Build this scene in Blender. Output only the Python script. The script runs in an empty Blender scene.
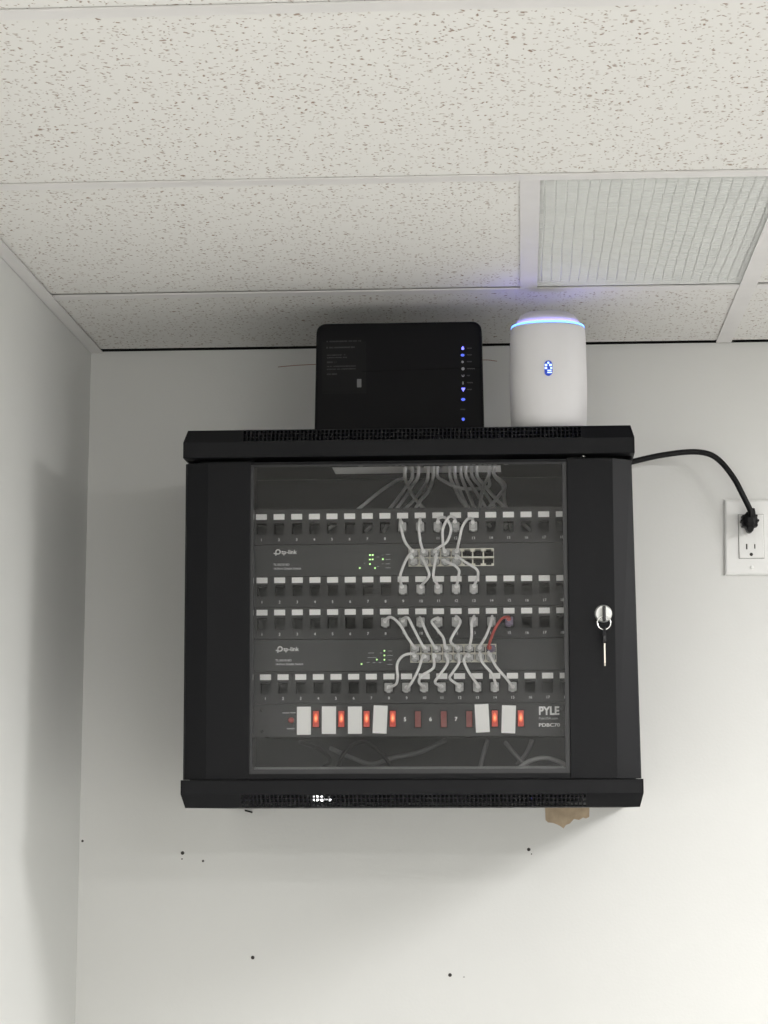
import bpy, bmesh, math, random
from mathutils import Vector, Matrix

random.seed(7)
scene = bpy.context.scene
COL = scene.collection
W, H, F = 768, 1024, 2267.9

# ------------------------------------------------------------------ camera
CAM = Vector((0.0, -3.5, 1.715))
PITCH, YAW, ROLL = 0.1317, 0.0596, -0.0025
fwd = Vector((-math.sin(YAW) * math.cos(PITCH), math.cos(YAW) * math.cos(PITCH), math.sin(PITCH)))
rt = Vector((math.cos(YAW), math.sin(YAW), 0))
up = rt.cross(fwd)
r2 = rt * math.cos(ROLL) + up * math.sin(ROLL)
u2 = -rt * math.sin(ROLL) + up * math.cos(ROLL)
cd = bpy.data.cameras.new('camera')
cam = bpy.data.objects.new('camera', cd)
COL.objects.link(cam)
M = Matrix((r2, u2, -fwd)).transposed().to_4x4()
M.translation = CAM
cam.matrix_world = M
cd.sensor_width = 36
cd.lens = F * 36 / 1024
cd.clip_start = 0.05
scene.camera = cam


def ray(u, v):
    return r2 * ((u - W / 2) / F) + u2 * ((H / 2 - v) / F) + fwd


def P(u, v, y):
    d = ray(u, v)
    return CAM + d * ((y - CAM.y) / d.y)


def PZ(u, v, z):
    d = ray(u, v)
    return CAM + d * ((z - CAM.z) / d.z)


CZ = 2.44                   # ceiling height
XL = -0.6768                # left wall

# ------------------------------------------------------------------ materials
def nt(name):
    m = bpy.data.materials.new(name)
    m.use_nodes = True
    t = m.node_tree
    b = t.nodes['Principled BSDF']
    return m, t, b


def N(t, kind, **kw):
    n = t.nodes.new(kind)
    for k, v in kw.items():
        setattr(n, k, v)
    return n


def plain(name, col, rough=0.5, metal=0.0, spec=0.5, bump=0.0, bscale=400, vary=0.0, vscale=30):
    m, t, b = nt(name)
    b.inputs['Base Color'].default_value = (*col, 1)
    b.inputs['Roughness'].default_value = rough
    b.inputs['Metallic'].default_value = metal
    b.inputs['Specular IOR Level'].default_value = spec
    if bump or vary:
        tc = N(t, 'ShaderNodeTexCoord')
    if bump:
        n = N(t, 'ShaderNodeTexNoise')
        n.inputs['Scale'].default_value = bscale
        t.links.new(tc.outputs['Object'], n.inputs['Vector'])
        bp = N(t, 'ShaderNodeBump')
        bp.inputs['Strength'].default_value = bump
        bp.inputs['Distance'].default_value = 0.001
        t.links.new(n.outputs['Fac'], bp.inputs['Height'])
        t.links.new(bp.outputs['Normal'], b.inputs['Normal'])
    if vary:
        n = N(t, 'ShaderNodeTexNoise')
        n.inputs['Scale'].default_value = vscale
        n.inputs['Detail'].default_value = 4
        t.links.new(tc.outputs['Object'], n.inputs['Vector'])
        r = N(t, 'ShaderNodeValToRGB')
        r.color_ramp.elements[0].position = 0.3
        r.color_ramp.elements[1].position = 0.7
        r.color_ramp.elements[0].color = (*[c * (1 - vary) for c in col], 1)
        r.color_ramp.elements[1].color = (*[min(1, c * (1 + vary)) for c in col], 1)
        t.links.new(n.outputs['Fac'], r.inputs['Fac'])
        t.links.new(r.outputs['Color'], b.inputs['Base Color'])
    return m


def glow(name, col, strength, base=None):
    m, t, b = nt(name)
    b.inputs['Base Color'].default_value = (*(base or col), 1)
    b.inputs['Emission Color'].default_value = (*col, 1)
    b.inputs['Emission Strength'].default_value = strength
    b.inputs['Roughness'].default_value = 0.4
    return m


M_WALL = plain('wall_paint', (0.655, 0.655, 0.638), 0.6, spec=0.3, bump=0.15, bscale=220, vary=0.012, vscale=5)
M_WALL_L = plain('side_wall_paint', (0.665, 0.67, 0.655), 0.6, spec=0.3, bump=0.15, bscale=220, vary=0.012, vscale=5)
M_FLOOR = plain('floor_vinyl', (0.58, 0.575, 0.56), 0.4, vary=0.08, vscale=12)
M_TEE = plain('grid_white_metal', (0.70, 0.685, 0.675), 0.45, vary=0.02)
M_PLENUM = plain('plenum_dark', (0.03, 0.03, 0.03), 0.9)
M_CRATE = plain('grille_plastic', (0.82, 0.83, 0.81), 0.5, vary=0.03)
M_BLACK = plain('black_powder_coat', (0.0036, 0.0038, 0.0050), 0.46, spec=0.19, bump=0.2, bscale=900)
M_INNER = plain('inner_black_steel', (0.022, 0.022, 0.023), 0.55, bump=0.1)
M_PANEL = plain('patch_panel_black', (0.020, 0.020, 0.021), 0.5, spec=0.35)
M_SWITCH = plain('switch_charcoal', (0.036, 0.037, 0.038), 0.5, spec=0.35)
M_PDU = plain('power_strip_black', (0.024, 0.024, 0.025), 0.5, spec=0.35)
M_DARK = plain('socket_black', (0.006, 0.006, 0.006), 0.9, spec=0.05)
M_LIP = plain('door_gasket_grey', (0.028, 0.028, 0.03), 0.45)
M_SILL = plain('sill_grey', (0.16, 0.165, 0.165), 0.5)
M_PAPER = plain('white_paper', (0.93, 0.93, 0.92), 0.7, vary=0.02, vscale=200)
M_PRINT = plain('white_print', (0.85, 0.85, 0.85), 0.6)
M_DIM = plain('faint_print', (0.55, 0.55, 0.56), 0.6)
M_CORD = plain('white_cable_jacket', (0.96, 0.96, 0.96), 0.4)
M_RED = plain('red_cable_jacket', (0.55, 0.10, 0.08), 0.4)
M_GREYC = plain('grey_cable_jacket', (0.82, 0.82, 0.82), 0.5)
M_BLKC = plain('black_cable_jacket', (0.006, 0.006, 0.0065), 0.45, spec=0.18)
M_DKGC = plain('dark_grey_cable_jacket', (0.13, 0.13, 0.132), 0.5)
M_LOOP = plain('mid_grey_cable_jacket', (0.32, 0.32, 0.32), 0.5)
M_PLUG = plain('clear_plug_plastic', (0.56, 0.56, 0.56), 0.2)
M_PLUGR = plain('violet_plug_plastic', (0.20, 0.16, 0.24), 0.3)
M_METAL = plain('port_shield_metal', (0.72, 0.70, 0.62), 0.45, 0.3)
M_CHROME = plain('chrome', (0.85, 0.85, 0.83), 0.22, 1.0)
M_NICKEL = plain('nickel_lock_face', (0.665, 0.67, 0.655), 0.38, 0.75)
M_BRASS = plain('key_blade_metal', (0.72, 0.66, 0.58), 0.3, 0.9)
M_BOW = plain('key_bow_black', (0.012, 0.012, 0.014), 0.4)
M_MODEM = plain('modem_black', (0.0035, 0.0035, 0.0045), 0.4, spec=0.12)
M_STICK = plain('modem_sticker', (0.007, 0.007, 0.0075), 0.6, spec=0.15)
M_POD = plain('gateway_white', (0.64, 0.63, 0.64), 0.5, vary=0.006)
M_PODT = plain('gateway_top_grey', (0.55, 0.54, 0.55), 0.5)
M_PLATE = plain('outlet_white', (0.71, 0.71, 0.695), 0.35)
M_GAP = plain('outlet_gap', (0.22, 0.22, 0.21), 0.7)
M_SLOT = plain('outlet_slot', (0.03, 0.025, 0.022), 0.7)
M_TORN = plain('torn_drywall_paper', (0.42, 0.33, 0.23), 0.9, vary=0.18, vscale=60)
M_SCUFF = plain('red_scuff', (0.30, 0.17, 0.13), 0.8)
M_RING = glow('ring_light', (0.10, 0.28, 1.0), 2.6)
M_UPGLOW = glow('added_ceiling_glow', (0.34, 0.26, 1.0), 5.5)
M_LOGO = glow('logo_blue', (0.01, 0.035, 0.30), 0.55)
M_LOGOW = glow('logo_white', (0.45, 0.62, 1.0), 1.0)
M_GREEN = glow('led_green', (0.55, 1.0, 0.35), 1.7)
M_BLUE = glow('led_blue', (0.16, 0.16, 1.0), 1.6)
M_BLUE2 = glow('led_blue_dim', (0.08, 0.13, 0.8), 0.7)
M_LEDW = plain('icon_grey', (0.32, 0.32, 0.34), 0.5)
M_SPECK = glow('speck_glow_white', (1.0, 1.0, 1.0), 3.0)
M_ROFF = plain('rocker_red_unlit', (0.20, 0.03, 0.025), 0.25)
M_RBTN = plain('reset_red', (0.42, 0.07, 0.06), 0.3)


def rocker_lit():
    m, t, b = nt('rocker_lit')
    tc = N(t, 'ShaderNodeTexCoord')
    g = N(t, 'ShaderNodeTexGradient', gradient_type='SPHERICAL')
    mp = N(t, 'ShaderNodeMapping')
    mp.inputs['Location'].default_value = (-0.5 * 2.4, -0.5 * 2.4, -0.5 * 2.4)
    mp.inputs['Scale'].default_value = (2.4, 2.4, 2.4)
    t.links.new(tc.outputs['Generated'], mp.inputs['Vector'])
    t.links.new(mp.outputs['Vector'], g.inputs['Vector'])
    r = N(t, 'ShaderNodeValToRGB')
    e = r.color_ramp.elements
    e[0].color = (0.16, 0.012, 0.008, 1)
    e[1].color = (1.0, 0.62, 0.30, 1)
    mid = e.new(0.5)
    mid.color = (0.85, 0.16, 0.055, 1)
    t.links.new(g.outputs['Fac'], r.inputs['Fac'])
    t.links.new(r.outputs['Color'], b.inputs['Emission Color'])
    b.inputs['Emission Strength'].default_value = 1.0
    b.inputs['Base Color'].default_value = (0.35, 0.05, 0.03, 1)
    b.inputs['Roughness'].default_value = 0.25
    return m


M_RON = rocker_lit()


def glass_mat():
    m = bpy.data.materials.new('door_glass')
    m.use_nodes = True
    t = m.node_tree
    t.nodes.clear()
    out = N(t, 'ShaderNodeOutputMaterial')
    tr = N(t, 'ShaderNodeBsdfTransparent')
    tr.inputs['Color'].default_value = (0.985, 0.985, 0.985, 1)
    gl = N(t, 'ShaderNodeBsdfGlossy')
    gl.inputs['Roughness'].default_value = 0.03
    fr = N(t, 'ShaderNodeFresnel')
    fr.inputs['IOR'].default_value = 1.34
    mx = N(t, 'ShaderNodeMixShader')
    t.links.new(fr.outputs['Fac'], mx.inputs['Fac'])
    t.links.new(tr.outputs['BSDF'], mx.inputs[1])
    t.links.new(gl.outputs['BSDF'], mx.inputs[2])
    # fine dust film on the pane
    df = N(t, 'ShaderNodeBsdfDiffuse')
    df.inputs['Color'].default_value = (0.6, 0.61, 0.61, 1)
    mx2 = N(t, 'ShaderNodeMixShader')
    mx2.inputs['Fac'].default_value = 0.006
    t.links.new(mx.outputs['Shader'], mx2.inputs[1])
    t.links.new(df.outputs['BSDF'], mx2.inputs[2])
    t.links.new(mx2.outputs['Shader'], out.inputs['Surface'])
    return m


M_GLASS = glass_mat()


def tile_mat():
    m, t, b = nt('ceiling_tile')
    tc = N(t, 'ShaderNodeTexCoord')
    # wobble the coordinates so fissures come out irregular
    nz = N(t, 'ShaderNodeTexNoise')
    nz.inputs['Scale'].default_value = 95
    nz.inputs['Detail'].default_value = 2
    t.links.new(tc.outputs['Object'], nz.inputs['Vector'])
    sub = N(t, 'ShaderNodeVectorMath', operation='SUBTRACT')
    sub.inputs[1].default_value = (0.5, 0.5, 0.5)
    t.links.new(nz.outputs['Color'], sub.inputs[0])
    sc = N(t, 'ShaderNodeVectorMath', operation='SCALE')
    sc.inputs['Scale'].default_value = 0.014
    t.links.new(sub.outputs[0], sc.inputs[0])
    add = N(t, 'ShaderNodeVectorMath', operation='ADD')
    t.links.new(tc.outputs['Object'], add.inputs[0])
    t.links.new(sc.outputs[0], add.inputs[1])

    def layer(scale, stretch, th_lo, th_hi, keep, off):
        mp = N(t, 'ShaderNodeMapping')
        mp.inputs['Scale'].default_value = (scale, scale * stretch, scale)
        mp.inputs['Location'].default_value = (off, off * 1.7, 0)
        t.links.new(add.outputs[0], mp.inputs['Vector'])
        v = N(t, 'ShaderNodeTexVoronoi', voronoi_dimensions='2D')
        v.inputs['Scale'].default_value = 1
        t.links.new(mp.outputs[0], v.inputs['Vector'])
        mr = N(t, 'ShaderNodeMapRange')
        mr.inputs['From Min'].default_value = th_lo
        mr.inputs['From Max'].default_value = th_hi
        mr.inputs['To Min'].default_value = 1
        mr.inputs['To Max'].default_value = 0
        t.links.new(v.outputs['Distance'], mr.inputs['Value'])
        sp = N(t, 'ShaderNodeSeparateColor')
        t.links.new(v.outputs['Color'], sp.inputs[0])
        k = N(t, 'ShaderNodeMath', operation='LESS_THAN')
        k.inputs[1].default_value = keep
        t.links.new(sp.outputs[0], k.inputs[0])
        # size and darkness vary from fleck to fleck
        mu = N(t, 'ShaderNodeMath', operation='MULTIPLY')
        t.links.new(mr.outputs[0], mu.inputs[0])
        t.links.new(k.outputs[0], mu.inputs[1])
        mv = N(t, 'ShaderNodeMapRange')
        mv.inputs['To Min'].default_value = 0.35
        mv.inputs['To Max'].default_value = 1.0
        t.links.new(sp.outputs[1], mv.inputs['Value'])
        mu2 = N(t, 'ShaderNodeMath', operation='MULTIPLY')
        t.links.new(mu.outputs[0], mu2.inputs[0])
        t.links.new(mv.outputs[0], mu2.inputs[1])
        return mu2

    a = layer(120, 0.8, 0.10, 0.26, 0.30, 0.0)
    c = layer(190, 0.85, 0.10, 0.27, 0.33, 3.3)
    mx = N(t, 'ShaderNodeMath', operation='MAXIMUM')
    t.links.new(a.outputs[0], mx.inputs[0])
    t.links.new(c.outputs[0], mx.inputs[1])
    mix = N(t, 'ShaderNodeMix', data_type='RGBA')
    mix.inputs[6].default_value = (0.735, 0.725, 0.70, 1)
    mix.inputs[7].default_value = (0.26, 0.175, 0.125, 1)
    t.links.new(mx.outputs[0], mix.inputs[0])
    t.links.new(mix.outputs[2], b.inputs['Base Color'])
    bp = N(t, 'ShaderNodeBump')
    bp.inputs['Strength'].default_value = 0.4
    bp.inputs['Distance'].default_value = 0.002
    bp.invert = True
    t.links.new(mx.outputs[0], bp.inputs['Height'])
    t.links.new(bp.outputs['Normal'], b.inputs['Normal'])
    b.inputs['Roughness'].default_value = 0.9
    b.inputs['Specular IOR Level'].default_value = 0.15
    return m


M_TILE = tile_mat()

# ------------------------------------------------------------------ mesh helpers
def box(bm, x0, x1, y0, y1, z0, z1, bev=0.0, seg=2, rot=None):
    r = bmesh.ops.create_cube(bm, size=1)
    vs = r['verts']
    c = Vector(((x0 + x1) / 2, (y0 + y1) / 2, (z0 + z1) / 2))
    s = Vector((abs(x1 - x0), abs(y1 - y0), abs(z1 - z0)))
    for v in vs:
        v.co = Vector((v.co.x * s.x, v.co.y * s.y, v.co.z * s.z))
    if bev:
        es = list({e for v in vs for e in v.link_edges})
        r = bmesh.ops.bevel(bm, geom=es, offset=bev, segments=seg, profile=0.6, affect='EDGES')
        vs = list({v for f in r['faces'] for v in f.verts} | {v for v in vs if v.is_valid})
    for v in vs:
        if rot is not None:
            v.co = rot @ v.co
        v.co += c
    return vs


def catmull(pts, n=6):
    pts = [Vector(p) for p in pts]
    q = [pts[0] * 2 - pts[1]] + pts + [pts[-1] * 2 - pts[-2]]
    out = []
    for i in range(1, len(q) - 2):
        a, b, c, d = q[i - 1:i + 3]
        for k in range(n):
            t = k / n
            out.append(0.5 * ((2 * b) + (c - a) * t + (2 * a - 5 * b + 4 * c - d) * t * t + (3 * b - a - 3 * c + d) * t ** 3))
    out.append(pts[-1])
    return out


def tube(bm, pts, r, seg=10, smooth=5, closed=False):
    path = catmull(pts, smooth) if smooth else [Vector(p) for p in pts]
    rings = []
    n = len(path)
    ref = None
    for i, p in enumerate(path):
        if closed:
            d = path[(i + 1) % n] - path[i - 1]
        else:
            d = path[min(i + 1, n - 1)] - path[max(i - 1, 0)]
        d.normalize()
        if ref is None:
            ref = d.orthogonal().normalized()
        ref = (ref - d * ref.dot(d)).normalized()
        b = d.cross(ref)
        rr = r[i] if isinstance(r, (list, tuple)) else r
        rings.append([bm.verts.new(p + (ref * math.cos(2 * math.pi * k / seg) + b * math.sin(2 * math.pi * k / seg)) * rr) for k in range(seg)])
    m = n if closed else n - 1
    for i in range(m):
        A, B = rings[i], rings[(i + 1) % n]
        for k in range(seg):
            f = bm.faces.new((A[k], A[(k + 1) % seg], B[(k + 1) % seg], B[k]))
            f.smooth = True
    if not closed:
        bm.faces.new(rings[0][::-1])
        bm.faces.new(rings[-1])


def lathe(bm, prof, c, axis='z', seg=40, expo=2.0, smooth=True, sx=1.0, sy=1.0):
    """prof: list of (height, radius) about the point c."""
    def sup(a):
        ca, sa = math.cos(a), math.sin(a)
        return (math.copysign(abs(ca) ** (2 / expo), ca) * sx, math.copysign(abs(sa) ** (2 / expo), sa) * sy)
    rings = []
    for h, r in prof:
        ring = []
        for k in range(seg):
            a, b = sup(2 * math.pi * k / seg)
            a, b = a * r, b * r
            if axis == 'z':
                p = (c[0] + a, c[1] + b, c[2] + h)
            elif axis == 'y':
                p = (c[0] + a, c[1] + h, c[2] + b)
            else:
                p = (c[0] + h, c[1] + a, c[2] + b)
            ring.append(bm.verts.new(p))
        rings.append(ring)
    for A, B in zip(rings, rings[1:]):
        for k in range(seg):
            f = bm.faces.new((A[k], A[(k + 1) % seg], B[(k + 1) % seg], B[k]))
            f.smooth = smooth
    bm.faces.new(rings[0][::-1])
    bm.faces.new(rings[-1])


def prism(bm, poly, f0, f1):
    """poly of 2-D points; f0/f1 map a 2-D point to the two end faces."""
    a = [bm.verts.new(f0(p)) for p in poly]
    b = [bm.verts.new(f1(p)) for p in poly]
    n = len(poly)
    bm.faces.new(a[::-1])
    bm.faces.new(b)
    for i in range(n):
        bm.faces.new((a[i], a[(i + 1) % n], b[(i + 1) % n], b[i]))


def grid_plate(bm, xs, ss, solid, mp):
    """A plate on the grid xs × ss with cells left open where solid(i, j) is false; mp(x, s, t) places it, t = 0 front, 1 back."""
    V = {}

    def vert(i, j, t):
        k = (i, j, t)
        if k not in V:
            V[k] = bm.verts.new(mp(xs[i], ss[j], t))
        return V[k]
    nx, ns = len(xs) - 1, len(ss) - 1
    S = [[bool(solid(i, j)) for j in range(ns)] for i in range(nx)]
    for i in range(nx):
        for j in range(ns):
            if not S[i][j]:
                continue
            bm.faces.new([vert(i, j, 0), vert(i + 1, j, 0), vert(i + 1, j + 1, 0), vert(i, j + 1, 0)])
            bm.faces.new([vert(i, j + 1, 1), vert(i + 1, j + 1, 1), vert(i + 1, j, 1), vert(i, j, 1)])
            for di, dj, a, b in ((-1, 0, (i, j), (i, j + 1)), (1, 0, (i + 1, j + 1), (i + 1, j)), (0, -1, (i + 1, j), (i, j)), (0, 1, (i, j + 1), (i + 1, j + 1))):
                ii, jj = i + di, j + dj
                if not (0 <= ii < nx and 0 <= jj < ns and S[ii][jj]):
                    bm.faces.new([vert(*a, 0), vert(*b, 0), vert(*b, 1), vert(*a, 1)])


def plate_holes(bm, x0, x1, z0, z1, y0, y1, holes):
    xs = sorted({x0, x1, *[h[0] for h in holes], *[h[1] for h in holes]})
    zs = sorted({z0, z1, *[h[2] for h in holes], *[h[3] for h in holes]})

    def solid(i, j):
        x, z = (xs[i] + xs[i + 1]) / 2, (zs[j] + zs[j + 1]) / 2
        return not any(h[0] < x < h[1] and h[2] < z < h[3] for h in holes)
    grid_plate(bm, xs, zs, solid, lambda x, s, t: (x, y0 if t == 0 else y1, s))


def text_into(bm, s, size, cx, cz, y, align='CENTER', bold=0.0, sx=1.0, extr=0.00015, rot=0.0):
    cu = bpy.data.curves.new('t', 'FONT')
    cu.body = s
    cu.size = size
    cu.align_x = align
    cu.align_y = 'CENTER'
    cu.offset = bold
    cu.extrude = extr
    cu.resolution_u = 3
    o = bpy.data.objects.new('t', cu)
    COL.objects.link(o)
    dg = bpy.context.evaluated_depsgraph_get()
    me = bpy.data.meshes.new_from_object(o.evaluated_get(dg))
    n0 = len(bm.verts)
    bm.from_mesh(me)
    bm.verts.ensure_lookup_table()
    cr, sr = math.cos(rot), math.sin(rot)
    for v in bm.verts[n0:]:
        x, z, d = v.co.x * sx, v.co.y, v.co.z
        v.co = Vector((cx + x * cr - z * sr, y - d, cz + x * sr + z * cr))
    bpy.data.objects.remove(o)
    bpy.data.curves.remove(cu)
    bpy.data.meshes.remove(me)


def obj(name, bm, mat, parent=None):
    """Link the bmesh as ONE object whose origin is the middle of its bounds."""
    bmesh.ops.recalc_face_normals(bm, faces=bm.faces)
    me = bpy.data.meshes.new(name)
    co = [v.co.copy() for v in bm.verts]
    lo = Vector([min(c[i] for c in co) for i in range(3)])
    hi = Vector([max(c[i] for c in co) for i in range(3)])
    mid = (lo + hi) / 2
    keep0 = parent is None and mat in (M_TILE,)
    if keep0:
        mid = Vector((0, 0, 0))
    for v in bm.verts:
        v.co -= mid
    bm.to_mesh(me)
    bm.free()
    me.materials.append(mat)
    o = bpy.data.objects.new(name, me)
    COL.objects.link(o)
    o.location = mid
    if parent is not None:
        o.parent = parent
        base = Vector((0, 0, 0))
        p = parent
        while p is not None:
            base += p.location
            p = p.parent
        o.location = mid - base
    return o


def tag(o, label=None, cat=None, group=None, kind=None):
    if label:
        o['label'] = label
    if cat:
        o['category'] = cat
    if group:
        o['group'] = group
    if kind:
        o['kind'] = kind
    return o


def thing(name, loc, label, cat, group=None):
    o = bpy.data.objects.new(name, None)
    o.empty_display_size = 0.02
    COL.objects.link(o)
    o.location = loc
    return tag(o, label, cat, group)


def struct(name, bm, mat, parent=None):
    o = obj(name, bm, mat, parent)
    if parent is None:
        o['kind'] = 'structure'
    return o


def B(*a, **k):
    bm = bmesh.new()
    box(bm, *a, **k)
    return bm


# ------------------------------------------------------------------ the room
XR, YB = 3.4, -6.2
wall_back = struct('wall_back', B(XL - 0.1, XR + 0.1, 0, 0.1, 0, CZ + 0.0006), M_WALL)
bm = bmesh.new()                                  # this wall is a hair out of plumb
lean = 0.009
prism(bm, [(XL - 0.1, 0), (XL + 0.003 - lean * CZ, 0), (XL + 0.003, CZ), (XL + 0.003, 2.75), (XL - 0.1, 2.75)], lambda p: (p[0], YB, p[1]), lambda p: (p[0], 0.0, p[1]))
struct('wall_left', bm, M_WALL_L)
struct('wall_right', B(XR, XR + 0.1, YB, 0, 0, 2.75), M_WALL_L)
struct('wall_rear', B(XL - 0.1, XR + 0.1, YB - 0.1, YB, 0, 2.75), M_WALL)
struct('floor', B(XL - 0.1, XR + 0.1, YB - 0.1, 0.1, -0.1, 0), M_FLOOR)
bm = bmesh.new()
box(bm, XL - 0.1, XR + 0.1, YB - 0.1, 0.2, 2.75, 2.8)
box(bm, XL - 0.1, XR + 0.1, 0.1, 0.2, CZ - 0.1, 2.75)
struct('trim_1', bm, M_PLENUM)      # dark deck above the hung ceiling

# suspended ceiling: tee grid
TW = 0.0238
YT = [-0.382 - 0.5705 * k for k in range(11)]          # cross rows, centre lines
V1, V2 = 0.0178, 0.3226                                 # short tee left of the grille, main tee right of it


def tee(bm, x0, x1, y0, y1):
    box(bm, x0, x1, y0, y1, CZ, CZ + 0.0016)
    if x1 - x0 < y1 - y0:
        c = (x0 + x1) / 2
        box(bm, c - 0.002, c + 0.002, y0, y1, CZ + 0.001, CZ + 0.038)
    else:
        c = (y0 + y1) / 2
        box(bm, x0, x1, c - 0.002, c + 0.002, CZ + 0.001, CZ + 0.038)


i = 2
mains = [V2 + 1.22 * k for k in range(3)]
bm = bmesh.new()
for x in mains:
    tee(bm, x - TW / 2, x + TW / 2, YB, -0.003)
struct('trim_2', bm, M_TEE)
bm = bmesh.new()
xe = [XL + 0.002] + mains + [XR - 0.002]
for y in YT:
    for a, b in zip(xe, xe[1:]):
        x0 = a + (TW / 2 if a in mains else 0)
        x1 = b - (TW / 2 if b in mains else 0)
        tee(bm, x0 + 0.0003, x1 - 0.0003, y - TW / 2, y + TW / 2)
struct('trim_3', bm, M_TEE)
bm = bmesh.new()
tee(bm, V1 - TW / 2, V1 + TW / 2, YT[1] + TW / 2 + 0.0003, YT[0] - TW / 2 - 0.0003)
struct('trim_4', bm, M_TEE)
# wall angle along the left wall
bm = bmesh.new()
box(bm, XL + 0.001, XL + 0.0225, YB, -0.0005, CZ - 0.0016, CZ)
box(bm, XL, XL + 0.0035, YB, -0.0005, CZ - 0.0016, CZ + 0.022)
struct('trim_5', bm, M_TEE)

# the tiles, each with its own small chamfered edge and gap to the tee
bm = bmesh.new()
lights = []                                   # filled below with cells left open for the lamps
LAMPS = [(1.62, YT[2] + 0.285, 0.60, 0.54), (0.93, YT[6] + 0.285, 1.16, 0.54), (2.15, YT[6] + 0.285, 1.16, 0.54),
         (-0.1, YT[8] + 0.285, 0.8, 0.54)]


def tile(x0, x1, y0, y1, droop=0.0):
    z = CZ + 0.0022
    g = 0.004
    a = [(x0 + g, y0 + g), (x1 - g, y0 + g), (x1 - g, y1 - g), (x0 + g, y1 - g)]
    b = [(x0, y0), (x1, y0), (x1, y1), (x0, y1)]
    va = [bm.verts.new((x, y, z - droop * (0.5 - abs(0.5 - (y - y0) / (y1 - y0))))) for x, y in a]
    vb = [bm.verts.new((x, y, z + 0.004)) for x, y in b]
    vc = [bm.verts.new((x, y, z + 0.016)) for x, y in b]
    bm.faces.new(va)
    bm.faces.new(vc[::-1])
    for k in range(4):
        bm.faces.new((va[k], va[(k + 1) % 4], vb[(k + 1) % 4], vb[k]))
        bm.faces.new((vb[k], vb[(k + 1) % 4], vc[(k + 1) % 4], vc[k]))


ys = [-0.006 + TW / 2 - 0.0] + YT + [YB]
cells_x = [(XL + 0.004, mains[0])] + list(zip(mains, mains[1:])) + [(mains[-1], XR - 0.004)]
for r in range(len(ys) - 1):
    y1, y0 = ys[r] - 0.006 * (r > 0), ys[r + 1] + 0.0045
    if r == 0:
        y1 = -0.0085
    for (a, b) in cells_x:
        x0 = a + (0.0045 if a in mains else 0.003)
        x1 = b - 0.0045
        if r == 1 and a < 0:
            y1 = YT[0] - TW / 2 - 0.0010
            x1 = V1 - TW / 2 + 0.0040             # tile ends at the short tee; the grille fills the rest
        tile(x0, x1, y0, y1)
struct('ceiling', bm, M_TILE)

# egg-crate return grille lying in the one-foot opening
gx0, gx1 = V1 + 0.005, V2 - 0.005
gy0, gy1 = YT[1] + 0.005, YT[0] - 0.0180
vent = thing('ceiling_vent', ((gx0 + gx1) / 2, (gy0 + gy1) / 2, CZ + 0.002), 'white egg-crate air return grille set in the ceiling grid', 'vent')
bm = bmesh.new()
for k in range(24):
    x = gx0 + (gx1 - gx0) * k / 23
    n = 14
    for s in range(n):                             # the long blades are slightly wavy
        ya, yb = gy0 + (gy1 - gy0) * s / n, gy0 + (gy1 - gy0) * (s + 1) / n
        wa = 0.0007 * math.sin(ya * 17 + k * 0.9) if 0 < k < 23 else 0
        wb = 0.0007 * math.sin(yb * 17 + k * 0.9) if 0 < k < 23 else 0
        t = 0.0008
        q = [bm.verts.new(p) for p in ((x + wa - t, ya, CZ + 0.0085), (x + wa + t, ya, CZ + 0.0085), (x + wb + t, yb, CZ + 0.0085), (x + wb - t, yb, CZ + 0.0085))]
        w = [bm.verts.new(v.co + Vector((0, 0, 0.006))) for v in q]
        bm.faces.new(q)
        bm.faces.new(w[::-1])
        for e in range(4):
            bm.faces.new((q[e], q[(e + 1) % 4], w[(e + 1) % 4], w[e]))
obj('lengthwise_blades', bm, M_CRATE, vent)
bm = bmesh.new()
nb = 44
for k in range(nb):
    y = gy0 + (gy1 - gy0) * k / (nb - 1)
    for c in range(23):                            # each cross blade is notched where the long blades pass
        a = gx0 + (gx1 - gx0) * c / 23 + 0.0007 * math.sin(y * 17 + c * 0.9) * (0 < c) + 0.0011
        b = gx0 + (gx1 - gx0) * (c + 1) / 23 + 0.0007 * math.sin(y * 17 + (c + 1) * 0.9) * (c < 22) - 0.0011
        q = [(a, y + 0.0006), (b, y - 0.0014), (b, y - 0.0002), (a, y + 0.0018)]
        prism(bm, q, lambda p: (p[0], p[1], CZ + 0.002), lambda p: (p[0], p[1], CZ + 0.0145))
for x0, x1, y0, y1 in ((gx0 - 0.002, gx1 + 0.002, gy0 - 0.002, gy0 - 0.0005), (gx0 - 0.002, gx1 + 0.002, gy1 + 0.0005, gy1 + 0.002)):
    box(bm, x0, x1, y0, y1, CZ + 0.002, CZ + 0.0145)
obj('crosswise_blades', bm, M_CRATE, vent)

# marks on the wall (fixed to it, so they are its parts)
for (u, v, r) in ((182.5, 853, 1.9), (182, 859, 0.8), (203, 861, 1.2), (252.7, 957.6, 1.9), (450, 975, 1.9), (464, 977, 0.6), (528.8, 849.5, 1.8), (531.5, 854, 0.7), (82.5, 841, 1.3)):
    p = P(u, v, 0)
    bm = bmesh.new()
    rr = r * 0.00120
    lathe(bm, [(0.0, rr * 1.25), (-0.0003, rr * 1.2), (-0.0004, rr)], p, 'y', 12)
    obj('screw_hole', bm, M_SLOT, wall_back)
bm = bmesh.new()
pts = [(545, 806), (589.5, 806), (589.2, 817), (586, 818.5), (583, 817.6), (579, 820), (574, 819), (570, 823.5), (566, 825), (563.5, 828.5), (560, 826), (557, 824.5), (553, 823), (548, 822.5), (545.5, 820)]
p3 = [P(u, v, 0) for u, v in pts]
prism(bm, [(p.x, p.z) for p in p3], lambda p: (p[0], -0.0006, p[1]), lambda p: (p[0], 0.0, p[1]))
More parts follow.
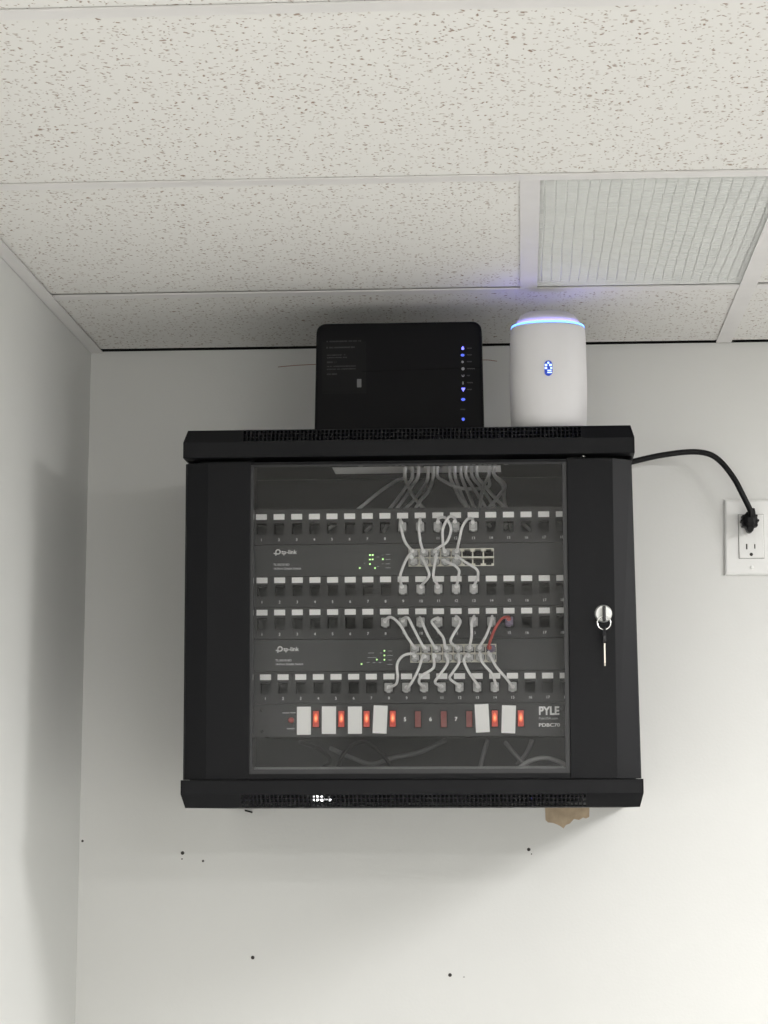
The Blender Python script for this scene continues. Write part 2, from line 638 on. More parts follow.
tag(obj('torn_paint_patch', bm, M_TORN, wall_back), 'brown torn drywall paper')
for pts in ([(278, 367), (297, 365.3), (316, 364.4), (330, 364)], [(478, 360), (488, 360), (497, 361.2)]):
    bm = bmesh.new()
    tube(bm, [P(u, v, -0.0002) for u, v in pts], 0.0006, 6, 3)
    obj('scuff_line', bm, M_SCUFF, wall_back)

# ------------------------------------------------------------------ the cabinet
YF = -0.467                                     # door front plane
c0, c1 = P(185.8, 620, YF), P(636, 620, YF)
cabinet = thing('network_cabinet', ((c0.x + c1.x) / 2, -0.23, P(410, 808, YF).z), 'black wall-mounted network cabinet with a glass front door', 'cabinet')
ZL_T = P(410, 428, -0.462).z                    # lid: top edge of the chamfer
ZL_M = P(410, 440, -0.475).z                    # lid: chamfer meets the front face
ZL_B = P(410, 455.5, -0.475).z                  # lid: lower edge
ZB_T = P(410, 779.5, -0.475).z                  # base: upper edge
ZB_M = P(410, 793.5, -0.475).z
ZB_B = P(410, 807.5, -0.462).z
lx0, lx1 = P(183.2, 446, -0.475).x, P(634.6, 446, -0.475).x
bx0, bx1 = P(180.6, 786, -0.475).x, P(643.6, 786, -0.475).x
hx = [P(243.5 + 4.13 * k, 620, -0.47).x for k in range(83)]      # perforation columns


def cover(name, x0, x1, zb, zm, zt, slot):
    """Folded steel cover: a vertical front band, a chamfered band with three rows of slots, ends and plate. zt is the plate's level."""
    s = 1 if zt > zm else -1
    bm = bmesh.new()
    yf, yc = -0.475, -0.462
    ex = 0.0045                                      # ends lean in along the chamfer
    # front band with rounded outer corners
    box(bm, x0, x1, yf, yf + 0.002, min(zb, zm), max(zb, zm))
    # chamfer with slots
    xs = [x0]
    hw = 0.0016
    for h in hx:
        xs += [h - hw, h + hw]
    xs.append(x1)
    ss = [0, 0.10, 0.30, 0.38, 0.60, 0.68, 0.90, 1.0]

    def mp(x, q, t):
        xx = x
        if x == x0:
            xx = x0 + ex * q
        if x == x1:
            xx = x1 - ex * q
        return (xx, yf + (yc - yf) * q + t * 0.0012, zm + (zt - zm) * q - s * t * 0.0012)
    grid_plate(bm, xs, ss, lambda i, j: not (i % 2 == 1 and j in (1, 3, 5)), mp)
    # end plates
    for x, d in ((x0, 1), (x1, -1)):
        poly = [(yf, zb), (yf, zm), (yc, zt), (-0.002, zt), (-0.002, zm), (-0.002, zb)]

        def f(p, off):
            lean = ex * abs(p[1] - zm) / abs(zt - zm) if abs(p[1] - zt) < 1e-6 else 0
            return (x + d * (lean + off), p[0], p[1])
        prism(bm, poly, lambda p: f(p, 0), lambda p: f(p, 0.0015))
    # return lip behind the band
    box(bm, x0 + 0.001, x1 - 0.001, yf, -0.449, min(zb, zb + s * 0.0015), max(zb, zb + s * 0.0015))
    # the plate
    za, zc = (zt - 0.0015, zt) if s > 0 else (zt, zt + 0.0015)
    xs = [x0 + ex, x1 - ex]
    yy = [yc, -0.002]
    if slot:
        xs = [x0 + ex, slot[0], slot[1], x1 - ex]
        yy = [yc, slot[2], slot[3], -0.002]
    grid_plate(bm, xs, yy, lambda i, j: not (slot and i == 1 and j == 1), lambda x, q, t: (x, q, zc if t == 0 else za))
    return obj(name, bm, M_BLACK, cabinet)


sy0, sy1 = PZ(420, 466, ZL_T - 0.0015).y, PZ(420, 474, ZL_T - 0.0015).y
SLOT = (PZ(334, 471, ZL_T).x, PZ(501, 471, ZL_T).x, sy0, sy1)
cover('roof_cover', lx0, lx1, ZL_B, ZL_M, ZL_T, SLOT)
cover('base_cover', bx0, bx1, ZB_T, ZB_M, ZB_B, None)
# shell
sx0, sx1 = P(193, 458, -0.44).x, P(630.5, 458, -0.44).x
for x, d in ((sx0, 1), (sx1, -1)):
    obj('side_panel', B(min(x, x + d * 0.0015), max(x, x + d * 0.0015), -0.442, -0.004, ZB_T, ZL_T - 0.002), M_BLACK, cabinet)
obj('back_panel', B(sx0, sx1, -0.004, -0.0025, ZB_T, ZL_T - 0.002), M_INNER, cabinet)
obj('floor_panel', B(sx0 + 0.002, sx1 - 0.002, -0.442, -0.005, ZB_T - 0.0005, ZB_T + 0.001), M_INNER, cabinet)
YP = -0.400                                     # front plane of the rack gear
px0, px1 = P(244.5, 600, YP).x, P(578.5, 600, YP).x
for x0, x1 in ((sx0 + 0.002, px0 + 0.012), (px1 - 0.012, sx1 - 0.002)):
    bm = bmesh.new()
    box(bm, x0, x1, YP + 0.0025, YP + 0.0045, ZB_T + 0.002, ZL_T - 0.004)
    xe_ = x1 if x0 < 0 and x1 < 0 else x0
    box(bm, xe_ - 0.001, xe_ + 0.001, YP + 0.0025, YP + 0.03, ZB_T + 0.002, ZL_T - 0.004)
    obj('mounting_rail', bm, M_INNER, cabinet)
# white glows added as bright specks behind the base slots, beside a blue LED
for (u, v, m, r) in ((316, 798.3, M_SPECK, 0.004), (322, 799, M_SPECK, 0.004), (329, 799, M_SPECK, 0.0028), (532, 798, M_BLUE, 0.0012)):
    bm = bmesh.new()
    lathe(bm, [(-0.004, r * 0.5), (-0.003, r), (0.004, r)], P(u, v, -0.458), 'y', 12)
    obj('slot_glow', bm, m, cabinet)

# door: two stiles, slim rails, pane, lock
dz0, dz1 = P(410, 779.0, YF).z, P(410, 460.5, YF).z
gz0, gz1 = P(410, 773.5, YF).z, P(410, 463.2, YF).z
dx0, dx1 = P(183.2, 620, YF).x, P(637.3, 620, YF).x
gx0d, gx1d = P(250.0, 620, YF).x, P(568.5, 620, YF).x
fxl, fxr = P(207, 620, YF).x, P(615, 620, YF).x
bm = bmesh.new()
YD = YF + 0.0245
z_lo, z_hi = dz0, dz1
prism(bm, [(dx0, YF + 0.012), (dx0 + 0.003, YF + 0.007), (fxl, YF), (gx0d - 0.001, YF), (gx0d, YF + 0.001), (gx0d, YD), (dx0, YD)], lambda p: (p[0], p[1], z_lo), lambda p: (p[0], p[1], z_hi))
prism(bm, [(gx1d, YF + 0.001), (gx1d + 0.001, YF), (fxr, YF), (dx1 - 0.0015, YF + 0.019), (dx1, YF + 0.0215), (dx1, YD), (gx1d, YD)], lambda p: (p[0] + (0.003 if p[0] > fxr + 0.001 else 0), p[1], z_lo), lambda p: (p[0] - (0.003 if p[0] > fxr + 0.001 else 0), p[1], z_hi))
box(bm, gx0d, gx1d, YF + 0.001, YD, dz0, gz0)
box(bm, gx0d, gx1d, YF + 0.001, YD, gz1, dz1)
door = obj('door', bm, M_BLACK, cabinet)
bm = bmesh.new()
plate_holes(bm, gx0d, gx1d, gz0, gz1, YF + 0.0035, YF + 0.016, [(gx0d + 0.0035, gx1d - 0.0058, gz0 + 0.006, gz1 - 0.002)])
obj('gasket', bm, M_LIP, door)
obj('sill', B(gx0d + 0.004, gx1d - 0.004, YF + 0.0165, YF + 0.0195, gz0 + 0.0035, gz0 + 0.0095), M_SILL, door)
obj('glass_pane', B(gx0d + 0.0036, gx1d - 0.0036, YF + 0.006, YF + 0.0095, gz0 + 0.0061, gz1 - 0.0021), M_GLASS, door)
LK = P(603.3, 613.7, YF)
bm = bmesh.new()
lathe(bm, [(0.0, 0.0118), (-0.0035, 0.0116), (-0.0055, 0.0104), (-0.0060, 0.0098)], LK, 'y', 40, smooth=False)
obj('lock_cylinder', bm, M_NICKEL, door)
bm = bmesh.new()
q = P(583.3, 456.8, -0.452)
lathe(bm, [(-0.004, 0.0025), (0.008, 0.0025)], q, 'z', 12)
obj('hinge_pin', bm, M_CHROME, door)

# keys: one stands in the lock, the ring hangs through its bow, a second key hangs from the ring
k1 = thing('key', LK + Vector((0, -0.006, 0)), 'black-headed key standing in the cabinet lock', 'key')
a = P(603.6, 606.2, YF - 0.02)
b = P(603.6, 620.8, YF - 0.02)
obj('key_bow', B(LK.x - 0.0021 + 0.0004, LK.x + 0.0021 + 0.0004, YF - 0.026, YF - 0.0085, b.z, a.z, bev=0.0012), M_BOW, k1)
obj('key_blade', B(LK.x - 0.001, LK.x + 0.001, YF - 0.0087, YF - 0.0062, LK.z - 0.0035, LK.z + 0.0035), M_BRASS, k1)
yr = YF - 0.0215
rc = P(604.0, 622.8, yr)
bm = bmesh.new()
RR = 0.0088
tube(bm, [rc + Vector((RR * math.cos(t), -0.0002 * math.sin(t), RR * math.sin(t))) for t in [2 * math.pi * k / 36 for k in range(36)]], 0.0009, 8, 0, closed=True)
tag(obj('key_ring', bm, M_CHROME), 'small chrome key ring hanging from the key in the lock', 'key ring')
t0 = P(604.6, 626.8, yr)
k2 = thing('key', t0, 'loose key dangling from the key ring below the lock', 'key')
t1, t2, t3 = P(604.6, 643.5, yr), P(604.9, 666, yr), P(604.6, 627.5, yr)
bm = bmesh.new()
plate_h = t3.z - t1.z
prism(bm, [(yr - 0.009, t1.z + 0.003), (yr - 0.0095, t1.z + 0.010), (yr - 0.006, t3.z - 0.001), (yr - 0.0015, t3.z + 0.002), (yr + 0.0015, t3.z + 0.002), (yr + 0.006, t3.z - 0.001), (yr + 0.0095, t1.z + 0.010), (yr + 0.009, t1.z + 0.003), (yr + 0.004, t1.z), (yr - 0.004, t1.z)], lambda p: (t1.x - 0.0019, p[0], p[1]), lambda p: (t1.x + 0.0019, p[0], p[1]))
obj('key_bow', bm, M_BOW, k2)
bm = bmesh.new()
prism(bm, [(yr - 0.0035, t1.z + 0.0002), (yr - 0.0035, t2.z + 0.004), (yr - 0.001, t2.z), (yr + 0.0035, t2.z + 0.003), (yr + 0.0025, t2.z + 0.008), (yr + 0.0035, t2.z + 0.012), (yr + 0.0035, t1.z + 0.0002)], lambda p: (t1.x - 0.0009, p[0], p[1]), lambda p: (t1.x + 0.0009, p[0], p[1]))
tag(obj('key_blade', bm, M_BRASS, k2), 'bare metal blade')

# ------------------------------------------------------------------ gear in the rack
PITCH_U = 17.65


def patch_panel(v_top, v_bot, v_lab, v_port, v_num, u_first, label, numbers):
    """Keystone panel: open square sockets, a white tag over each, a printed number below."""
    uc = 410
    z0, z1 = P(uc, v_bot, YP).z, P(uc, v_top, YP).z
    root = thing('patch_bay', ((px0 + px1) / 2, YP, z0), label, 'patch panel', 'patch panels in the cabinet')
    holes, cols = [], []
    zl, zp, zn = P(uc, v_lab, YP).z, P(uc, v_port, YP).z, P(uc, v_num, YP).z
    for k in range(18):
        x = P(u_first + PITCH_U * k, (v_top + v_bot) / 2, YP).x
        cols.append((x, zp))
        if x + 0.008 < px1:
            holes.append((x - 0.0073, x + 0.0073, zp - 0.0082, zp + 0.0082))
    bm = bmesh.new()
    plate_holes(bm, px0, px1, z0, z1, YP, YP + 0.002, holes)
    box(bm, px0, px1, YP + 0.002, YP + 0.014, z1 - 0.0015, z1 - 0.0002)
    box(bm, px0, px1, YP + 0.002, YP + 0.014, z0 + 0.0002, z0 + 0.0015)
    obj('face_plate', bm, M_PANEL, root)
    for (x, z) in cols:
        if x + 0.0078 < px1:
            obj('port_tag', B(x - 0.0076, x + 0.0076, YP - 0.0006, YP, zl - 0.0039, zl + 0.0039), M_PAPER, root)
            bm = bmesh.new()
            plate_holes(bm, x - 0.0088, x + 0.0088, z - 0.0095, z + 0.0095, YP + 0.0021, YP + 0.020, [(x - 0.0066, x + 0.0066, z - 0.0072, z + 0.0072)])
            obj('keystone_socket', bm, M_DARK, root)
    for k, (x, z) in enumerate(cols):
        if x + 0.0078 < px1:
            bm = bmesh.new()
            text_into(bm, str(k + 1), 0.0054, x, zn, YP - 0.0001)
            obj('port_number', bm, M_PRINT, root)
    return cols


PA = patch_panel(508.0, 543.2, 515.6, 527.5, 538.6, 261.4, 'patch panel at the top of the rack, above both switches', 18)
PB = patch_panel(576.0, 606.4, 579.2, 589.6, 601.2, 262.0, 'patch panel directly below the upper network switch', 18)
PC = patch_panel(607.0, 638.6, 611.5, 622.4, 633.5, 262.0, 'patch panel directly above the lower network switch', 18)
PD_ = patch_panel(671.2, 703.2, 676.4, 687.4, 698.0, 265.4, 'patch panel directly above the row of red power rockers', 18)


def network_switch(v_top, v_bot, u_off, v_logo, v_t1, v_t2, block, leds, dims, label):
    uc = 410
    z0, z1 = P(uc, v_bot, YP).z, P(uc, v_top, YP).z
    root = thing('network_switch', ((px0 + px1) / 2, YP, z0), label, 'network switch', 'network switches in the cabinet')
    bu0, bu1, bv0, bv1 = block
    vm = (bv0 + bv1) / 2
    um = (bu0 + bu1) / 2
    bx0_, bx1_ = P(bu0, vm, YP).x, P(bu1, vm, YP).x
    bz0, bz1 = P(um, bv1, YP).z, P(um, bv0, YP).z
    bm = bmesh.new()
    plate_holes(bm, px0, px1, z0 + 0.0004, z1 - 0.0004, YP, YP + 0.003, [(bx0_, bx1_, bz0, bz1)])
    obj('face_plate', bm, M_SWITCH, root)
    obj('housing', B(px0 + 0.02, px1 - 0.02, YP + 0.020, YP + 0.18, z0 + 0.002, z1 - 0.002), M_DARK, root)
    # metal port shield, eight columns by two rows
    holes = []
    cw = (bx1_ - bx0_) / 8
    zc = (bz0 + bz1) / 2
    ports = []
    for k in range(8):
        xa = bx0_ + cw * k
        for row in (0, 1):
            za, zb = (zc + 0.0010, bz1 - 0.0012) if row == 0 else (bz0 + 0.0012, zc - 0.0010)
            holes.append((xa + 0.0008, xa + cw - 0.0008, za, zb))
            ports.append((xa + cw / 2, (za + zb) / 2))
    bm = bmesh.new()
    plate_holes(bm, bx0_ + 0.0002, bx1_ - 0.0002, bz0 + 0.0002, bz1 - 0.0002, YP - 0.0012, YP + 0.0195, holes)
    sh = obj('port_shield', bm, M_METAL, root)
    for (x, z) in ports:                          # the notch pieces that give each socket its T shape
        s = 1 if z > zc else -1
        h = (bz1 - bz0) / 2
        bm = bmesh.new()
        for d in (-1, 1):
            box(bm, x + d * (cw / 2 - 0.0008) - (0.0028 if d > 0 else 0), x + d * (cw / 2 - 0.0008) + (0.0028 if d < 0 else 0), YP - 0.0010, YP + 0.012, z + s * h * 0.31 - 0.0011, z + s * h * 0.31 + 0.0011)
        obj('socket_shoulder', bm, M_METAL, sh)
    # logo mark and lettering
    lp = P(277.6 + u_off, v_logo, YP)
    bm = bmesh.new()
    # the looped mark: a ring with a stem down and a short arm to the left
    ring = [(lp.x + 0.0006 + 0.0030 * math.cos(t), lp.z + 0.0008 + 0.0030 * math.sin(t)) for t in [math.radians(-90 + 270 * k / 20) for k in range(21)]]
    tube(bm, [(x, YP - 0.0002, z) for x, z in ring], 0.0009, 6, 0)
    tube(bm, [(lp.x - 0.0024, YP - 0.0002, lp.z + 0.0008), (lp.x - 0.0024, YP - 0.0002, lp.z - 0.0046)], 0.0009, 6, 0)
    tube(bm, [(lp.x - 0.0054, YP - 0.0002, lp.z - 0.0012), (lp.x - 0.0030, YP - 0.0002, lp.z - 0.0016), (lp.x + 0.0006, YP - 0.0002, lp.z - 0.0022)], 0.0009, 6, 0)
    text_into(bm, 'tp-link', 0.0082, P(281.4 + u_off, v_logo, YP).x, lp.z + 0.0002, YP - 0.0001, 'LEFT', bold=0.00012)
    obj('logo', bm, M_PRINT, root)
    bm = bmesh.new()
    a = P(273.3 + u_off, v_t1, YP)
    text_into(bm, 'TL-SG1016D', 0.0042, a.x, a.z, YP - 0.0001, 'LEFT', bold=0.00008)
    a = P(273.3 + u_off, v_t2, YP)
    text_into(bm, '16-Port Gigabit Switch', 0.0042, a.x, a.z, YP - 0.0001, 'LEFT', bold=0.00008)
    obj('model_lettering', bm, M_DIM, root)
    for (u, v) in leds:
        p = P(u, v, YP)
        bm = bmesh.new()
        lathe(bm, [(0, 0.0011), (-0.0006, 0.0010), (-0.0009, 0.0005)], p, 'y', 10)
        obj('indicator_light', bm, M_GREEN, root)
    bm = bmesh.new()
    for (u, v, w) in dims:
        p = P(u, v, YP)
        box(bm, p.x - w / 2, p.x + w / 2, YP - 0.0002, YP, p.z - 0.0004, p.z + 0.0004)
    obj('light_legend', bm, M_LEDW, root)
    return ports, cw


S1, cw1 = network_switch(543.6, 575.6, 0, 552.5, 564.8, 568.8, (408.4, 494.0, 548.5, 566.3),
                         [(369.9, 555), (372.7, 555), (369.8, 559.5), (372.6, 559.4), (369.9, 564), (382.8, 559.2), (359.8, 568), (375.1, 568)],
                         [(388, 554.4, .006), (388, 559.4, .007), (388, 563.8, .006), (388, 567.8, .007), (378, 557, .004), (364.5, 563.5, .002), (378, 566.4, .003), (382.5, 563.8, .002), (382.5, 555, .002)],
                         'charcoal network switch in the upper bay, its three rightmost port columns empty')
S2, cw2 = network_switch(639.0, 670.8, 2.0, 649.5, 660.5, 664.3, (410.0, 496.4, 644.0, 662.5),
                         [(384.4, 650.8), (384.4, 655.4), (384.4, 659.7), (376.8, 659.6), (361.5, 664)],
                         [(390, 651, .005), (390, 655.4, .008), (390, 660, .005), (390, 664.4, .007), (371, 653, .008), (381, 653, .003), (372, 657.6, .012), (368, 662.4, .004), (374, 662.6, .004), (380, 662.4, .004)],
                         'charcoal network switch in the lower bay, every port filled with cords')

# --- power strip with nine rockers and paper tags
z0, z1 = P(410, 736.3, YP).z, P(410, 703.8, YP).z
pdu = thing('power_strip', ((px0 + px1) / 2, YP, z0), 'black rack power strip with a row of red rocker switches and paper tags', 'power strip')
bm = bmesh.new()
box(bm, px0, px1, YP, YP + 0.003, z0, z1)
obj('face_plate', bm, M_PDU, pdu)
obj('housing', B(px0 + 0.02, px1 - 0.02, YP + 0.003, YP + 0.15, z0 + 0.002, z1 - 0.002), M_DARK, pdu)
ROCK = [(316, 719, 1), (341.5, 719, 1), (366.7, 719, 1), (392.8, 718.8, 1), (418, 719.3, 0), (443.8, 719.3, 0), (469.3, 719.2, 0), (494.8, 718.5, 1), (520.8, 718.4, 1)]
for (u, v, lit) in ROCK:
    p = P(u, v, YP)
    bm = bmesh.new()
    plate_holes(bm, p.x - 0.0052, p.x + 0.0052, p.z - 0.0122, p.z + 0.0122, YP - 0.0014, YP, [(p.x - 0.0042, p.x + 0.0042, p.z - 0.0112, p.z + 0.0112)])
    fr = obj('rocker_switch', bm, M_DARK, pdu)
    bm = bmesh.new()
    w = 0.0040
    prof = [(YP, p.z - 0.0110), (YP - 0.0042, p.z - 0.0108), (YP - 0.0024, p.z), (YP - 0.0016, p.z + 0.0108), (YP, p.z + 0.0110)]
    if not lit:
        prof = [(YP, p.z - 0.0110), (YP - 0.0016, p.z - 0.0108), (YP - 0.0024, p.z), (YP - 0.0042, p.z + 0.0108), (YP, p.z + 0.0110)]
    prism(bm, prof, lambda q: (p.x - w, q[0], q[1]), lambda q: (p.x + w, q[0], q[1]))
    tag(obj('rocker', bm, M_RON if lit else M_ROFF, fr), 'glowing red rocker' if lit else 'dark red unlit rocker')
    if not lit:
        bm = bmesh.new()
        box(bm, p.x - 0.0032, p.x + 0.0032, YP - 0.0042, YP - 0.0040, p.z + 0.0085, p.z + 0.0102)
        box(bm, p.x - 0.003, p.x + 0.003, YP - 0.0021, YP - 0.0018, p.z - 0.0105, p.z - 0.0088)
TAGS = [(304.0, 720.8, 14.0, 28.0, 0), (329.0, 720.2, 14.2, 27.5, 0.3), (355.0, 720.2, 14.0, 27.2, 0), (380.2, 719.5, 14.0, 27.8, 2.6), (482.2, 718.3, 13.8, 28.0, -2.6), (508.6, 719.3, 13.8, 27.6, 2.2)]
for (u, v, w, h, rot) in TAGS:
    p = P(u, v, YP)
    s = 1 / 731.0
    bm = bmesh.new()
    box(bm, p.x - w * s / 2, p.x + w * s / 2, YP - 0.0020, YP - 0.0015, p.z - h * s / 2, p.z + h * s / 2, rot=Matrix.Rotation(math.radians(-rot) * -1, 3, 'Y'))
    obj('paper_tag', bm, M_PAPER, pdu)
p = P(291.2, 720.3, YP)
bm = bmesh.new()
lathe(bm, [(0, 0.0040), (-0.0022, 0.0040), (-0.0024, 0.0031), (-0.0055, 0.0029), (-0.0062, 0.0022)], p, 'y', 20)
tag(obj('reset_button', bm, M_RBTN, pdu), 'small round red button')
for s, u, v in (('5', 405, 719.5), ('6', 430.5, 719.4), ('7', 456, 719.2)):
    p = P(u, v, YP)
    bm = bmesh.new()
    text_into(bm, s, 0.0076, p.x, p.z, YP - 0.0001, bold=0.0002)
    obj('rocker_number', bm, M_PRINT, pdu)
bm = bmesh.new()
p = P(538.6, 711.2, YP)
text_into(bm, 'PYLE', 0.0155, p.x, p.z, YP - 0.0001, 'LEFT', bold=0.0006, sx=0.86)
obj('logo', bm, M_PRINT, pdu)
bm = bmesh.new()
p = P(538.8, 718.4, YP)
text_into(bm, 'PyleUSA.com', 0.0048, p.x, p.z, YP - 0.0001, 'LEFT')
obj('address_lettering', bm, M_DIM, pdu)
bm = bmesh.new()
p = P(538.6, 725.2, YP)
text_into(bm, 'PDBC70', 0.0066, p.x, p.z, YP - 0.0001, 'LEFT', bold=0.00018, sx=1.25)
obj('model_lettering', bm, M_PRINT, pdu)
bm = bmesh.new()
for (ua, ub, v) in ((282.3, 289.5, 713), (290.3, 295.6, 712.8), (286.6, 294.5, 728.8)):
    a, b = P(ua, v, YP), P(ub, v, YP)
    n = int((ub - ua) / 0.9)
    for k in range(n):
        x = a.x + (b.x - a.x) * (k + 0.5) / n
        box(bm, x - 0.00042, x + 0.00042, YP - 0.0002, YP, a.z - 0.0009 * (0.6 + 0.4 * ((k * 7) % 3) / 2), a.z + 0.0009)
obj('button_lettering', bm, M_DIM, pdu)
bm = bmesh.new()
for (u, v) in ((261.5, 710), (262, 731.5), (562, 709), (562.5, 731)):
    p = P(u, v, YP)
    lathe(bm, [(0, 0.0022), (-0.0012, 0.0020), (-0.0015, 0.0010)], p, 'y', 10)
obj('mounting_screws', bm, M_INNER, pdu)

# ------------------------------------------------------------------ patch cords
YQ = YP - 0.012


def connector(bm, x, z, w, h, y_in):
    """Small clear modular plug: body, latch and strain boot."""
    box(bm, x - w / 2, x + w / 2, YP - 0.0115, y_in, z - h / 2, z + h / 2, bev=0.0008, seg=1)
    box(bm, x - w * 0.22, x + w * 0.22, YP - 0.0105, YP + 0.004, z - h / 2 - 0.0016, z - h / 2 + 0.0002)
    box(bm, x - w * 0.36, x + w * 0.36, YP - 0.0150, YP - 0.0112, z - h * 0.36, z + h * 0.36, bev=0.0008, seg=1)


def cord(port_a, path, port_b, label, group, mat=M_CORD, boot=M_PLUG):
    """port = (x, z, w, h); path in photo coordinates between them."""
    xa, za, wa, ha = port_a
    xb, zb, wb, hb = port_b
    root = thing('patch_cable', (xa, YP, za), label, 'patch cord', group)
    pts = []
    n = len(path)
    for k, (u, v) in enumerate(path):
        t = k / (n - 1)
        y = YP - 0.019 - 0.016 * math.sin(math.pi * t) - random.uniform(0, 0.003)
        pts.append(P(u, v, y))
    a0 = Vector((xa * 0.5 + pts[0].x * 0.5, YP - 0.0095, za * 0.5 + pts[0].z * 0.5))
    b0 = Vector((xb * 0.6 + pts[-1].x * 0.4, YP - 0.0095, zb * 0.6 + pts[-1].z * 0.4))
    bm = bmesh.new()
    tube(bm, [a0] + pts + [b0], 0.00195, 9, 6)
    obj('cable', bm, mat, root)
    for (x, z, w, h, pp) in ((xa, za, wa, ha, pts[0]), (xb, zb, wb, hb, pts[-1])):
        bm = bmesh.new()
        connector(bm, x, z, w, h, YP + 0.011)
        obj('connector', bm, boot, root)
        bm = bmesh.new()
        q = Vector((x * 0.45 + pp.x * 0.55, YP - 0.0135, z * 0.45 + pp.z * 0.55))
        lathe(bm, [(0.004, 0.0032), (-0.003, 0.0031), (-0.0048, 0.0024)], q, 'y', 12)
        obj('strain_boot', bm, mat, root)


def pp(cols, n):                                   # socket n (1-based) of a panel
    x, z = cols[n - 1]
    return (x, z, 0.0112, 0.0118)


def sp(ports, cw, col, row):                       # switch socket, col 1-based, row 0 top
    x, z = ports[(col - 1) * 2 + row]
    return (x, z, cw - 0.0034, 0.0082)


ORD = ['first', 'second', 'third', 'fourth', 'fifth', 'sixth', 'seventh', 'eighth']
GA = 'cords from the top panel down to the upper switch'
A = [[(400.3, 519.5), (400.7, 527), (405, 541.5), (411, 549.5)], [(420, 518.5), (419, 527), (420, 540), (422.7, 550)],
     [(438.5, 518.6), (445.5, 518), (451, 528.6), (447, 541.5), (439.5, 547), (434.6, 550)],
     [(454.5, 518), (448.7, 517.2), (443, 528.6), (442.7, 540), (443.9, 550)],
     [(472.4, 519), (467.6, 519.2), (462.3, 527), (459.5, 538.7), (457, 550)]]
la = ['white cord leftmost of five dropping from the top panel to the upper switch',
      'straight white cord second from left between the top panel and upper switch',
      'looped white cord third from left, curving right under its crossing neighbour above the upper switch',
      'white cord fourth from left, crossing over the looped one above the upper switch',
      'white cord rightmost of five dropping from the top panel to the upper switch']
for k, path in enumerate(A):
    cord(pp(PA, 9 + k), path, sp(S1, cw1, k + 1, 0), la[k], GA)
GB = 'cords from the upper switch to the panel below it'
Bc = [[(410, 554), (404, 564.5), (400, 577), (401.2, 584.5)], [(421, 556.5), (426.5, 567), (429, 576), (422.4, 584.5)],
      [(436.3, 554.3), (434.4, 566), (433.4, 577), (437.3, 584.5)], [(442.8, 560.5), (453, 564.5), (458.8, 570), (458.5, 576), (457, 584)],
      [(456.6, 555.4), (464.5, 561.6), (476, 568.8), (478, 575), (474.8, 584)]]
lb = ['white cord leftmost of five hanging below the upper switch', 'white cord second from left below the upper switch, bowing right',
      'nearly straight white cord third from left below the upper switch', 'white cord fourth from left below the upper switch, bending right then down',
      'white cord rightmost of five below the upper switch, sloping far right']
for k, path in enumerate(Bc):
    cord(pp(PB, 9 + k), path[::-1], sp(S1, cw1, k + 1, 1), lb[k], GB)
GC = 'cords from the panel above the lower switch into it'
C = [[(384.8, 619.8), (391.6, 617.4), (400.4, 625.4), (407.2, 637), (414, 647)], [(402.5, 619), (408, 618), (413.5, 628.3), (423.3, 647)],
     [(420, 617.6), (423, 624.4), (427.7, 635), (434.6, 647)], [(438, 617.8), (431.8, 621.5), (437.5, 630), (443.4, 638), (445, 647)],
     [(456.4, 616.4), (460.3, 622.5), (453, 635), (450.8, 642), (456.6, 647)], [(474, 616.4), (471.7, 623.4), (471.5, 637), (469.3, 647)],
     [(492, 616.4), (490, 625.4), (485.4, 637), (479.3, 647)], [(508.5, 617), (501.5, 619), (494, 631), (488.5, 647)]]
lc = ['white cord leftmost of eight above the lower switch', 'white cord second from left above the lower switch', 'white cord third from left above the lower switch',
      'S-curved white cord fourth from left above the lower switch', 'S-curved white cord fifth from left above the lower switch',
      'straight white cord sixth from left above the lower switch', 'white cord just left of the red cord above the lower switch',
      'red cord, the only coloured one, entering the lower switch at right']
for k, path in enumerate(C):
    cord(pp(PC, 8 + k), path, sp(S2, cw2, k + 1, 0), lc[k], GC, M_RED if k == 7 else M_CORD, M_PLUGR if k == 7 else M_PLUG)
GD = 'cords from the lower switch to the panel above the power strip'
Dc = [[(413.5, 653.6), (403.3, 655.7), (397.2, 664), (397.6, 677), (396, 684), (389.6, 687.3)], [(423, 655.5), (419, 668), (412, 682), (407.0, 688)],
      [(433.2, 654.5), (433.6, 667.4), (422, 675.5), (419, 682), (423.4, 686.6)], [(445.3, 653.5), (447.7, 662.5), (440.4, 674), (435, 682), (440.6, 686.3)],
      [(458, 654), (459, 662.5), (453, 672), (449.8, 678.5), (459.2, 685.5)], [(467.5, 654), (463.9, 660.5), (468.8, 672), (478.5, 686)],
      [(480, 653), (482.4, 662.5), (492, 674), (496, 685.5)], [(488.9, 652.5), (496, 666.4), (506, 678), (512.5, 687)]]
ld = ['white cord leftmost of eight below the lower switch, swinging left', 'white cord second from left below the lower switch', 'S-bent white cord third from left below the lower switch',
      'S-bent white cord fourth from left below the lower switch', 'S-bent white cord fifth from left below the lower switch', 'white cord sixth from left below the lower switch',
      'white cord seventh from left below the lower switch', 'white cord rightmost of eight below the lower switch']
for k, path in enumerate(Dc):
    cord(pp(PD_, 8 + k), path[::-1], sp(S2, cw2, k + 1, 1), ld[k], GD)

